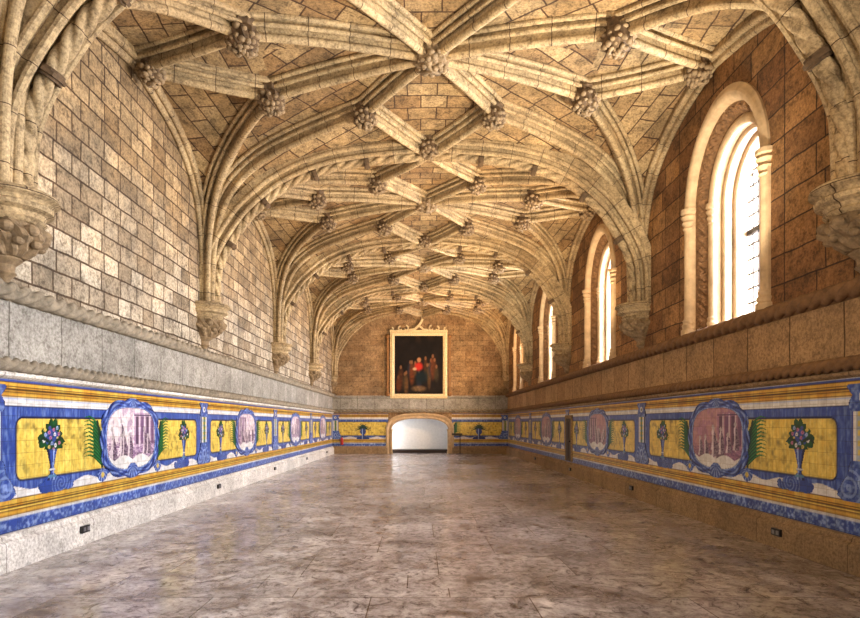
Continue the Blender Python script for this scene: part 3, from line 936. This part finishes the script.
# front wall behind the camera, with a wide doorway that lets the added fill light in
mb = MB()
mb.box(XL - .5, -4.2, YF - .3, YF, -.2, WH); mb.box(-.6, XR + .5, YF - .3, YF, -.2, WH); mb.box(-4.2, -.6, YF - .3, YF, 4.6, WH)
mb.U = [(v[0], v[2]) for f in mb.F for v in [mb.V[i] for i in f]]
tag(mb.build('wall_front', M_wall_b), 'stone wall behind the camera with a tall doorway', None, None, 'structure')

# ------------------------------------------------------------------ mouldings along the walls
def line(y0, y1, step): n = int(abs(y1 - y0) / step); return [y0 + (y1 - y0) * i / n for i in range(n + 1)]
def ledge(name, side, mat, prof, label, nlab):
    """prof: (off from wall, z)"""
    mb = MB(); xw, sg = {'left': (XL, 1), 'right': (XR, -1)}[side]
    mb.sweep([(xw, y, 0) for y in line(YF, YB, 2.0)], (1, 0, 0), [(sg * o, z) for o, z in prof], N=Vector((0, 0, 1)))
    tag(mb.build(name, mat), label, None, None, 'structure'); return mb
up = [(-.03, 2.93), (.03, 2.93), (.05, 2.96), (.03, 3.0), (.03, 3.06), (.06, 3.10), (.05, 3.12), (-.03, 3.13)]
lowl = [(-.03, 2.09), (.05, 2.09), (.095, 2.115), (.10, 2.15), (.06, 2.165), (.05, 2.20), (.05, 2.28), (.06, 2.30), (-.03, 2.32)]
bandp = [(-.03, 2.30), (.035, 2.30), (.035, 2.93), (-.03, 2.93)]
tn = 2
for side, mr, mbm, xw, sg in (('left', M_rope_l, M_band_l, XL, 1), ('right', M_rope_r, M_band_r, XR, -1)):
    ledge('trim_%d' % tn, side, M_base_l if side == 'left' else M_base_r, lowl, 'plain stone ledge above the %s tiles' % side, 0); tn += 1
    ledge('trim_%d' % tn, side, mbm, bandp, 'smooth stone band between the two rope mouldings, %s wall' % side, 0); tn += 1
    ledge('trim_%d' % tn, side, mr, up, 'thin ledge carrying the upper rope moulding, %s wall' % side, 0); tn += 1
    m = MB(); m.rope([(xw + sg * .075, y, 3.03) for y in line(YF, YB, .022)], (sg, 0, 0), .105, .21 * sg, 3, 24, .5, N=Vector((0, 0, 1)))
    tag(m.build('trim_%d' % tn, mr, smooth=True), 'upper twisted stone rope moulding along the %s wall' % side, None, None, 'structure'); tn += 1
    m = MB(); m.rope([(xw + sg * .10, y, 2.235) for y in line(YF, YB, .018)], (sg, 0, 0), .082, .145 * sg, 3, 24, .5, N=Vector((0, 0, 1)))
    tag(m.build('trim_%d' % tn, mr, smooth=True), 'lower twisted stone rope moulding along the %s wall' % side, None, None, 'structure'); tn += 1
# far wall mouldings
def xline(step): n = int((XR - XL) / step); return [XL + (XR - XL) * i / n for i in range(n + 1)]
m = MB(); m.sweep([(x, YB, 0) for x in (XL, 0, XR)], (0, 1, 0), [(-o, z) for o, z in lowl], N=Vector((0, 0, 1)))
tag(m.build('trim_%d' % tn, M_band_r), 'plain stone ledge above the far wall tiles', None, None, 'structure'); tn += 1
m = MB(); m.sweep([(x, YB, 0) for x in (XL, 0, XR)], (0, 1, 0), [(-o, z) for o, z in bandp] , N=Vector((0, 0, 1)))
m.sweep([(x, YB, 0) for x in (XL, 0, XR)], (0, 1, 0), [(.03, 2.86), (-.12, 2.90), (-.14, 2.95), (-.06, 2.99), (-.05, 3.03), (.03, 3.04)], N=Vector((0, 0, 1)))
tag(m.build('trim_%d' % tn, M_band_l), 'smooth stone band and ledge below the painting', None, None, 'structure'); tn += 1
m = MB(); m.rope([(x, YB - .10, 2.235) for x in xline(.03)], (0, 1, 0), .095, .26, 3, 20, .5, N=Vector((0, 0, 1)))
tag(m.build('trim_%d' % tn, M_rope_l, smooth=True), 'twisted stone rope moulding across the far wall', None, None, 'structure'); tn += 1

basep = [(-.03, -.02), (.115, -.02), (.115, .29), (.105, .31), (.07, .33), (.065, .36), (.05, .385), (-.03, .40)]
for side, mm in (('left', M_base_l), ('right', M_base_r)):
    mb = MB(); xw, sg = {'left': (XL, 1), 'right': (XR, -1)}[side]
    mb.sweep([(xw, y, 0) for y in line(YF, YB, 2.0)], (1, 0, 0), [(sg * o, z) for o, z in basep], N=Vector((0, 0, 1)))
    tag(mb.build('baseboard_' + side, mm), 'tall stone plinth below the %s tiles' % side, None, None, 'structure')
mb = MB()
for (a, b) in ((XL, NCX - NHW - .2), (NCX + NHW + .2, XR)):
    mb.sweep([(a, YB, 0), (b, YB, 0)], (0, 1, 0), [(-o, z) for o, z in basep], N=Vector((0, 0, 1)))
tag(mb.build('baseboard_back', M_base_r), 'stone plinth below the far wall tiles', None, None, 'structure')

# ------------------------------------------------------------------ corbels
def make_corbel():
    root = empty('corbel', (0, 0, 4.05))
    sxx, syy = 1.0, 1.25
    m = MB()
    m.lathe([(.40, .03), (.44, .0), (.45, -.04), (.40, -.07), (.38, -.10), (.41, -.13), (.40, -.17), (.34, -.20), (.32, -.24), (.345, -.27), (.31, -.31)], m=16, a0=-PI, a1=0, sx=sxx, sy=syy)
    m.build('capital', M_rib, root)
    m = MB()
    def leaf(th, z, r):
        return r * (1 + .16 * abs(math.sin(4 * th + 5 * z)) + .08 * math.sin(13 * th + 31 * z))
    m.lathe([(.27, -.30), (.29, -.36), (.32, -.42), (.31, -.48), (.25, -.54), (.22, -.60), (.16, -.66)], m=30, a0=-PI, a1=0, sx=sxx, sy=syy, fn=leaf)
    for j in range(5):
        a = -PI + PI * (j + .5) / 5
        for zz, rr, s in ((-.40, .33, .075), (-.52, .29, .06)):
            m.ball((rr * math.cos(a + (zz > -.5) * .3) * sxx, rr * math.sin(a + (zz > -.5) * .3) * syy, zz), s, s, s * .8, 9, 6)
    m.build('carved_foliage', M_carve, root)
    m = MB()
    m.lathe([(.16, -.64), (.17, -.68), (.11, -.74), (.10, -.80), (.12, -.83), (.08, -.87), (.05, -.93), (.01, -.98)], m=12, a0=-PI, a1=0, sx=1, sy=1.1)
    m.build('pendant', M_carve, root)
    return root
cb = make_corbel(); first = True
for k in range(-1, 5):
    for sg in (-1, 1):
        y = 2.95 + L / 2 + L * k
        if k == -1: continue
        if k == 4: y = YB - .12
        if k == 0: y += .2 if sg < 0 else -.05
        o = cb if first else copy_tree(cb); first = False
        o.location = (XL if sg < 0 else XR, y, 4.05); o.rotation_euler = (0, 0, PI / 2 if sg < 0 else -PI / 2)
        if k == 4: o.scale = (.5, .6, .9)
        w = ['nearest', 'second nearest', 'third', 'fourth', 'small corner'][k]
        tag(o, '%s carved stone corbel high on the %s wall carrying the vault ribs' % (w, 'left' if sg < 0 else 'right'), 'corbel', 'corbels under the vault ribs')

# ------------------------------------------------------------------ tile panels
PO = .012
pm = grid_mesh('tile_panel', -L / 2, L / 2, .385, 2.10, .012, paint_panel, PO)
vm = [grid_mesh('flower_vase', -.45, .32, .74, 1.70, .011, vase_painter(side=s), .006) for s in (1,)]
vm2 = grid_mesh('flower_vase', -.32, .45, .74, 1.70, .011, vase_painter(side=-1), .006)
pal = {s: grid_mesh('palm_frond', min(0, s * .52) - .03, max(0, s * .52) + .03, .96, 1.78, .010, palm_painter(s), .004) for s in (-1, 1)}
fm = grid_mesh('medallion_frame', -1.0, 1.0, .70, 2.02, .011, frame_painter, .010)
scn = {s: grid_mesh('medallion', -.78, .78, .84, 1.89, .010, scene_painter(s), .007) for s in (1, 2, 3, 4, 11, 12, 13, 14)}
pilm = grid_mesh('tile_pilaster', -.40, .40, .72, 2.04, .010, pil_painter, .012)
scene_words = {0: 'with pale scene of standing figures', 1: 'with figures beside columns', 2: 'with crowded figures', 3: 'with faint figures'}
for side, xw, sg, rz in (('left', XL, 1, PI / 2), ('right', XR, -1, -PI / 2)):
    for k in range(5):
        yc = BAYC[k]
        root = empty('tiled_dado', (xw, yc, 0), rz)
        link('tile_field', pm, root)
        w = ['overhead', 'nearest', 'second', 'third', 'farthest'][k]
        tag(root, 'yellow and blue glazed tile panel on the %s wall, %s of the row' % (side, w if k else 'beside the camera'), 'tiled wall', 'painted tile panels along the %s wall' % side)
        for s in (-1, 1):
            link('flower_vase', vm[0] if s > 0 else vm2, root, (s * 1.93, -PO, 0))
            link('palm_frond', pal[s], root, (s * .84, -PO, 0))
        key = (k if k else 1) + (10 if side == 'right' else 0)
        md = link('medallion', scn[key], root, (0, -PO, 0))
        link('medallion_frame', fm, md, (0, 0, 0))
    for k in range(4):
        o = link('tile_pilaster', pilm, None, (xw + sg * PO, TY[k], 0), rz)
        tag(o, 'blue and white painted tile pilaster on the %s wall below the %s corbel' % (side, ['nearest', 'second', 'third', 'fourth'][k]), 'tile pilaster', 'painted pilasters between tile panels')
# far wall panels either side of the niche
for s, (a, b) in ((-1, (XL, NCX - NHW - .18)), (1, (NCX + NHW + .18, XR))):
    w = (b - a) / 2; c = (a + b) / 2
    root = empty('tiled_dado', (c, YB, 0))
    def pp(X, Z, s=s, w=w):
        return paint_panel_far(w)(X * (-s if s > 0 else 1), Z)
    link('tile_field', grid_mesh('tile_field', -w, w, .385, 2.10, .02, pp, PO), root)
    tag(root, 'yellow and blue tile panel on the far wall, %s of the low archway' % ('left' if s < 0 else 'right'), 'tiled wall', 'tile panels on the far wall')
    link('flower_basket', grid_mesh('flower_basket', -.5, .5, .72, 1.66, .014, basket_painter, .006), root, (-s * .15 if s < 0 else -.05, -PO, 0))
    if s > 0: link('palm_frond', pal[1], root, (-w + .06, -PO, 0))
    link('tile_pilaster', pilm, root, (s * (w - .17), -PO, 0))

# ------------------------------------------------------------------ far archway frame
m = MB()
o1 = niche_outline(NHW + .30, 2.13, 1.25); 
profn = [(0.00, .13), (.0, -.03), (.04, -.07), (.09, -.05), (.12, -.02), (.17, -.05), (.22, -.09), (.28, -.08), (.30, .0)]
k = len(o1); V = []; Fc = []; U = []
for (d, t) in profn:
    f = d / .30
    oo = niche_outline(NHW + d, 1.83 + .30 * f, 1.15 + .10 * f)
    V += [(x, t, z) for x, z in oo]
for r in range(len(profn) - 1):
    for i in range(k - 1):
        Fc.append((r * k + i, (r + 1) * k + i, (r + 1) * k + i + 1, r * k + i + 1)); U.append([(i * .2, r * .1), (i * .2, r * .1 + .1), (i * .2 + .2, r * .1 + .1), (i * .2 + .2, r * .1)])
m.add(V, Fc, U)
root = empty('stone_archway', (NCX, YB, 0)); m.build('arch_surround', M_win, root)
for s in (-1, 1):
    m = MB(); m.lathe([(.075, 0), (.075, .10), (.05, .14), (.05, 1.10), (.07, 1.13), (.055, 1.17), (.09, 1.24), (.09, 1.28)], (s * (NHW - .0), -.04, 0), 12)
    m.build('jamb_column', M_win, root)
tag(root, 'low broad moulded stone archway in the far wall framing a white recess', 'archway')

# ------------------------------------------------------------------ painting
PX, PW, PZ0, PZ1 = .015, 1.26, 3.12, 6.15
def canvas_paint(X, Z):
    u = X / PW; v = (Z - PZ0) / (PZ1 - PZ0)
    n = fb(X, Z, 3.2, 3); n2 = fb(X, Z, 9, 7)
    img = np.tile(np.array((.07, .055, .05)), X.shape + (1,)).astype(float) * (.6 + n)[..., None]
    rr = random.Random(4)
    put(img, np.clip((v - .86) * 5, 0, 1) * np.clip((n - .35) * 3, 0, 1) * np.exp(-(u / .55) ** 2) * .7, (.42, .26, .14))
    for k in range(15):
        fx = (-.82 + .11 * k + rr.uniform(-.04, .04)) if k < 6 else (.28 + .075 * (k - 6)) if k < 13 else rr.uniform(-.3, .2)
        fz = rr.uniform(.12, .48); w = rr.uniform(.09, .15); h = rr.uniform(.13, .24)
        cc = [(.40, .20, .10), (.30, .17, .10), (.22, .19, .13), (.36, .25, .15), (.14, .15, .20)][k % 5]
        put(img, np.clip(1.2 - ((u - fx) / w) ** 2 - ((v - fz) / h) ** 2, 0, 1) * (.45 + .7 * n2), cc)
        put(img, np.clip(1.5 - ((u - fx) / .045) ** 2 - ((v - fz - h * .9) / .035) ** 2, 0, 1) * .7, (.55, .38, .25))
    put(img, np.clip(1.3 - ((u + .0) / .19) ** 2 - ((v - .47) / .085) ** 2, 0, 1), (.66, .16, .13))      # seated figure in red
    put(img, np.clip(1.4 - ((u - .01) / .09) ** 2 - ((v - .585) / .045) ** 2, 0, 1), (.62, .44, .30))
    put(img, np.clip(1.2 - ((u - .12) / .30) ** 2 - ((v - .29) / .13) ** 2, 0, 1) * .9, (.05, .10, .12))
    put(img, np.clip(1.2 - ((u - .0) / .34) ** 2 - ((v - .09) / .06) ** 2, 0, 1) * (.4 + .5 * n2), (.55, .42, .28))
    put(img, np.clip(1.2 - ((u + .17) / .10) ** 2 - ((v - .43) / .03) ** 2, 0, 1), (.70, .58, .46))
    return img, None
root = empty('painting', (PX, YB - .02, PZ0 - .12))
link('canvas', grid_mesh('canvas', -PW, PW, PZ0, PZ1, .03, canvas_paint, .03, M_canvas), root, (0, 0, -PZ0 + .12))
m = MB(); z0 = PZ0 - .12; zz0, zz1 = 0, PZ1 - z0 + .24
fp = [(0, 0), (0, .09), (.03, .10), (.07, .14), (.14, .15), (.20, .11), (.23, .12), (.24, .0)]
def frame_sweep(m, x0, x1, za, zb, fp):
    c = [(x0, za, -1, -1), (x1, za, 1, -1), (x1, zb, 1, 1), (x0, zb, -1, 1)]
    V = []; n = len(fp)
    for (x, z, ax, az) in c:
        for (d, t) in fp: V.append((x + ax * d, -t, z + az * d))
    Fc = []; U = []
    for i in range(4):
        j = (i + 1) % 4
        for q in range(n - 1):
            f = (i * n + q, j * n + q, j * n + q + 1, i * n + q + 1); Fc.append(f); U.append([(V[a][0] + V[a][2], V[a][1]) for a in f])
    m.add(V, Fc, U)
frame_sweep(m, -PW, PW, .12, PZ1 - z0, fp)
m.build('frame', M_gold, root)
for s in (-1, 1):
    m = MB(); m.box(s * 1.60 - .06, s * 1.60 + .06, -.12, 0, .16, 3.1)
    m.ball((s * 1.62, -.06, .12), .13, .09, .13); m.ball((s * 1.62, -.06, 3.12), .12, .09, .10)
    m.build('side_scroll', M_gold_d, root)
m = MB()
tz = PZ1 - z0 + .24
def scroll(cx, s, sc):
    P = []
    for i in range(26):
        t = i / 25; a = t * 4.6; r = .20 * sc * (1 - .75 * t)
        P.append((cx + s * (r * math.cos(a + PI / 2) + .05), -.07, tz + .17 * sc + r * math.sin(a + PI / 2) - .2 * sc * (0)))
    return P
for cx, s, sc in ((-.62, -1, .8), (-1.0, 1, .7), (.62, 1, .8), (1.0, -1, .7), (-1.35, -1, .5), (1.35, 1, .5)):
    m.sweep(scroll(cx, s, sc), (0, 1, 0), [(.05, -.035), (.05, .035), (-.05, .035), (-.05, -.035)], N=None)
m.sweep([(-.5, -.07, tz + .05), (-.2, -.08, tz + .10), (.0, -.1, tz + .28), (.12, -.1, tz + .45), (.2, -.1, tz + .62)], (0, 1, 0), [(.06, -.05), (.06, .05), (-.06, .05), (-.06, -.05)])
m.sweep([(.5, -.07, tz + .05), (.25, -.08, tz + .08), (.1, -.1, tz + .20), (-.02, -.1, tz + .33)], (0, 1, 0), [(.05, -.045), (.05, .045), (-.05, .045), (-.05, -.045)])
m.box(-1.5, 1.5, -.17, 0, tz - .04, tz + .04)
m.build('crest', M_gold, root)
tag(root, 'large dark oil painting in a pale gilt frame on the far wall', 'painting')

# ------------------------------------------------------------------ door in the right wall tiles
yd = 17.35
root = empty('door_1', (XR, yd, .42), -PI / 2); tag(root, 'narrow dark wooden door set in the right tiles', None, None, 'structure')
m = MB(); m.box(-.30, .30, -.035, .02, 0, 1.32)
for x in (-.29, .01): m.box(x + .03, x + .25, -.05, -.035, .08, .60); m.box(x + .03, x + .25, -.05, -.035, .70, 1.22)
m.build('door_leaf', M_wood, root)
m = MB(); m.box(-.37, -.30, -.06, .02, 0, 1.39); m.box(.30, .37, -.06, .02, 0, 1.39); m.box(-.37, .37, -.06, .02, 1.32, 1.42); m.build('door_frame', M_base_r, root)
m = MB(); m.ball((.22, -.07, .62), .025, .03, .025); m.build('door_knob', M_iron, root)

# ------------------------------------------------------------------ small fittings
def make_box():
    root = empty('floor_socket', (0, 0, 0))
    m = MB(); m.box(-.085, .085, -.035, .0, -.045, .045); m.build('housing', M_black, root)
    m = MB(); m.box(-.06, -.01, -.042, -.034, -.025, .025); m.box(.02, .07, -.042, -.034, -.025, .025); m.build('cover_flap', M_grey, root)
    return root
sk = make_box(); i = 0
wd = ['nearest', 'second', 'third', 'fourth', 'farthest']
for sg, yl in ((-1, (7.35, 12.3, 17.1, 22.0, 26.8)), (1, (7.13, 12.0, 16.85, 21.9))):
    for j, y in enumerate(yl):
        o = sk if i == 0 else copy_tree(sk); i += 1
        o.location = ((XL + .115) if sg < 0 else (XR - .115), y, .21); o.rotation_euler = (0, 0, PI / 2 if sg < 0 else -PI / 2)
        tag(o, 'small black socket box on the %s stone plinth, %s in the row' % ('left' if sg < 0 else 'right', wd[j]), 'socket', 'socket boxes on the plinths')

root = empty('fire_extinguisher', (-3.98, YB - .20, .46))
m = MB(); m.lathe([(.07, 0), (.08, .01), (.08, .30), (.065, .34), (.03, .37), (.025, .40)], (0, 0, 0), 18); m.build('cylinder_body', M_red, root, smooth=False)
m = MB(); m.lathe([(.025, .40), (.03, .42), (.02, .45)], (0, 0, 0), 10); m.box(-.01, .09, -.012, .012, .44, .46); m.box(-.01, .08, -.012, .012, .415, .425); m.build('valve_handle', M_black, root)
m = MB(); m.sweep([(-.03, -.0, .42), (-.09, 0, .40), (-.12, 0, .30), (-.11, 0, .12)], (0, 1, 0), [(.012 * math.cos(a), .012 * math.sin(a)) for a in np.linspace(0, 2 * PI, 7)[:-1]]); m.build('hose', M_black, root)
m = MB(); m.box(-.05, .05, .07, .20, .05, .09); m.build('wall_bracket', M_black, root)
tag(root, 'small red fire extinguisher hanging low on the far wall at left', 'fire extinguisher')

root = empty('sign_stand', (2.14, YB - .45, 0))
m = MB(); m.lathe([(.20, 0), (.20, .02), (.05, .04), (.03, .06)], (0, 0, 0), 20); m.build('base', M_iron, root)
m = MB(); m.lathe([(.022, .04), (.022, 1.02)], (0, 0, 0), 10); m.build('pole', M_iron, root)
m = MB()
V = [(-.42, -.10, 1.00), (.12, -.10, 1.00), (.12, .12, 1.07), (-.42, .12, 1.07)]; V2 = [(x, y, z - .025) for x, y, z in V]
Fc = [(0, 1, 2, 3), (7, 6, 5, 4), (0, 4, 5, 1), (1, 5, 6, 2), (2, 6, 7, 3), (3, 7, 4, 0)]
m.add(V + V2, Fc, [[(0, 0)] * 4] * 6); m.build('tray', M_iron, root)
tag(root, 'thin dark metal stand on a round base just right of the archway', 'stand')

# ------------------------------------------------------------------ light
W = bpy.data.worlds.new('sky'); SC.world = W; W.use_nodes = True
bg = W.node_tree.nodes['Background']; bg.inputs[0].default_value = (.80, .80, 1.0, 1); bg.inputs[1].default_value = 1.15

def area(name, loc, aim, sx, sy, power, colr, spread=PI, portal=False):
    l = bpy.data.lights.new(name, 'AREA'); l.shape = 'RECTANGLE'; l.size = sx; l.size_y = sy; l.energy = power; l.color = colr
    l.spread = spread
    o = bpy.data.objects.new(name, l); C.objects.link(o); o.location = loc
    d = Vector(aim) - Vector(loc); o.rotation_euler = d.to_track_quat('-Z', 'Y').to_euler()
    return o
def spot(name, loc, aim, power, colr, ang, blend=.6, r=.1):
    l = bpy.data.lights.new(name, 'SPOT'); l.energy = power; l.color = colr; l.spot_size = ang * D2; l.spot_blend = blend; l.shadow_soft_size = r
    o = bpy.data.objects.new(name, l); C.objects.link(o); o.location = loc
    d = Vector(aim) - Vector(loc); o.rotation_euler = d.to_track_quat('-Z', 'Y').to_euler()
    return o
# daylight outside each window
for i, yc in enumerate(win_c):
    area('daylight_window', (XR + 2.1, yc + .2, 4.9), (XL, yc + .2, 2.0), 2.0, 3.6, 2650, (.90, .94, 1.0))
# unseen fill light added outside the doorway behind the camera
area('doorway_fill', (-3.2, YF - 1.2, 2.6), (2.2, 12, 3.0), 3.4, 4.0, 300, (1.0, .93, .82))
# unseen warm spots added to light the right wall and the vault
WARM = (1.0, .60, .25)
spot('warm_fill_spot', (-3.9, -1.0, 2.6), (4.6, 12, 4.2), 2200, (1.0, .66, .34), 60, 1.0, .15)  # added fill that warms the right wall
for i, y in enumerate((2.95, 8.8, 14.65, 20.5, 26.3)):
    spot('vault_fill_spot', (XR - .45, y - 2.1, 3.3), (XC - 1.6, y + .8, 7.2), (1500, 3000, 2500, 2300, 2600)[i], ((1.0, .86, .66), (1.0, .85, .64), (1.0, .72, .44), (1.0, .84, .62), (1.0, .62, .32))[i], 150, 1.0, .05)  # added in place of window daylight thrown up onto the vault
    spot('vault_fill_spot', (XL + .45, y - 2.2, 3.3), (XC + 1.6, y + .6, 7.4), (10, 90, 120, 200, 400)[i], (1.0, .55, .22), 120, 1.0, .05)
# daylight inside the far recess
area('daylight_recess', (NX0 - .9, YB + .95, .95), (NX1, YB + 1.2, .7), .9, 1.4, 70, (.95, .97, 1.0))

# ------------------------------------------------------------------ camera
cam = bpy.data.cameras.new('camera'); co = bpy.data.objects.new('camera', cam); C.objects.link(co)
co.location = (0, 0, 1.6); co.rotation_euler = (PI / 2, 0, 0)
cam.sensor_width = 36; cam.lens = 36 * F / 860; cam.shift_x = 11.5 / 860; cam.shift_y = 114 / 860
cam.clip_start = .05; cam.clip_end = 200
SC.camera = co
SC.view_settings.view_transform = 'Standard'; SC.view_settings.look = 'None'; SC.view_settings.gamma = 1; SC.view_settings.use_curve_mapping = False
SC.view_settings.exposure = -0.12
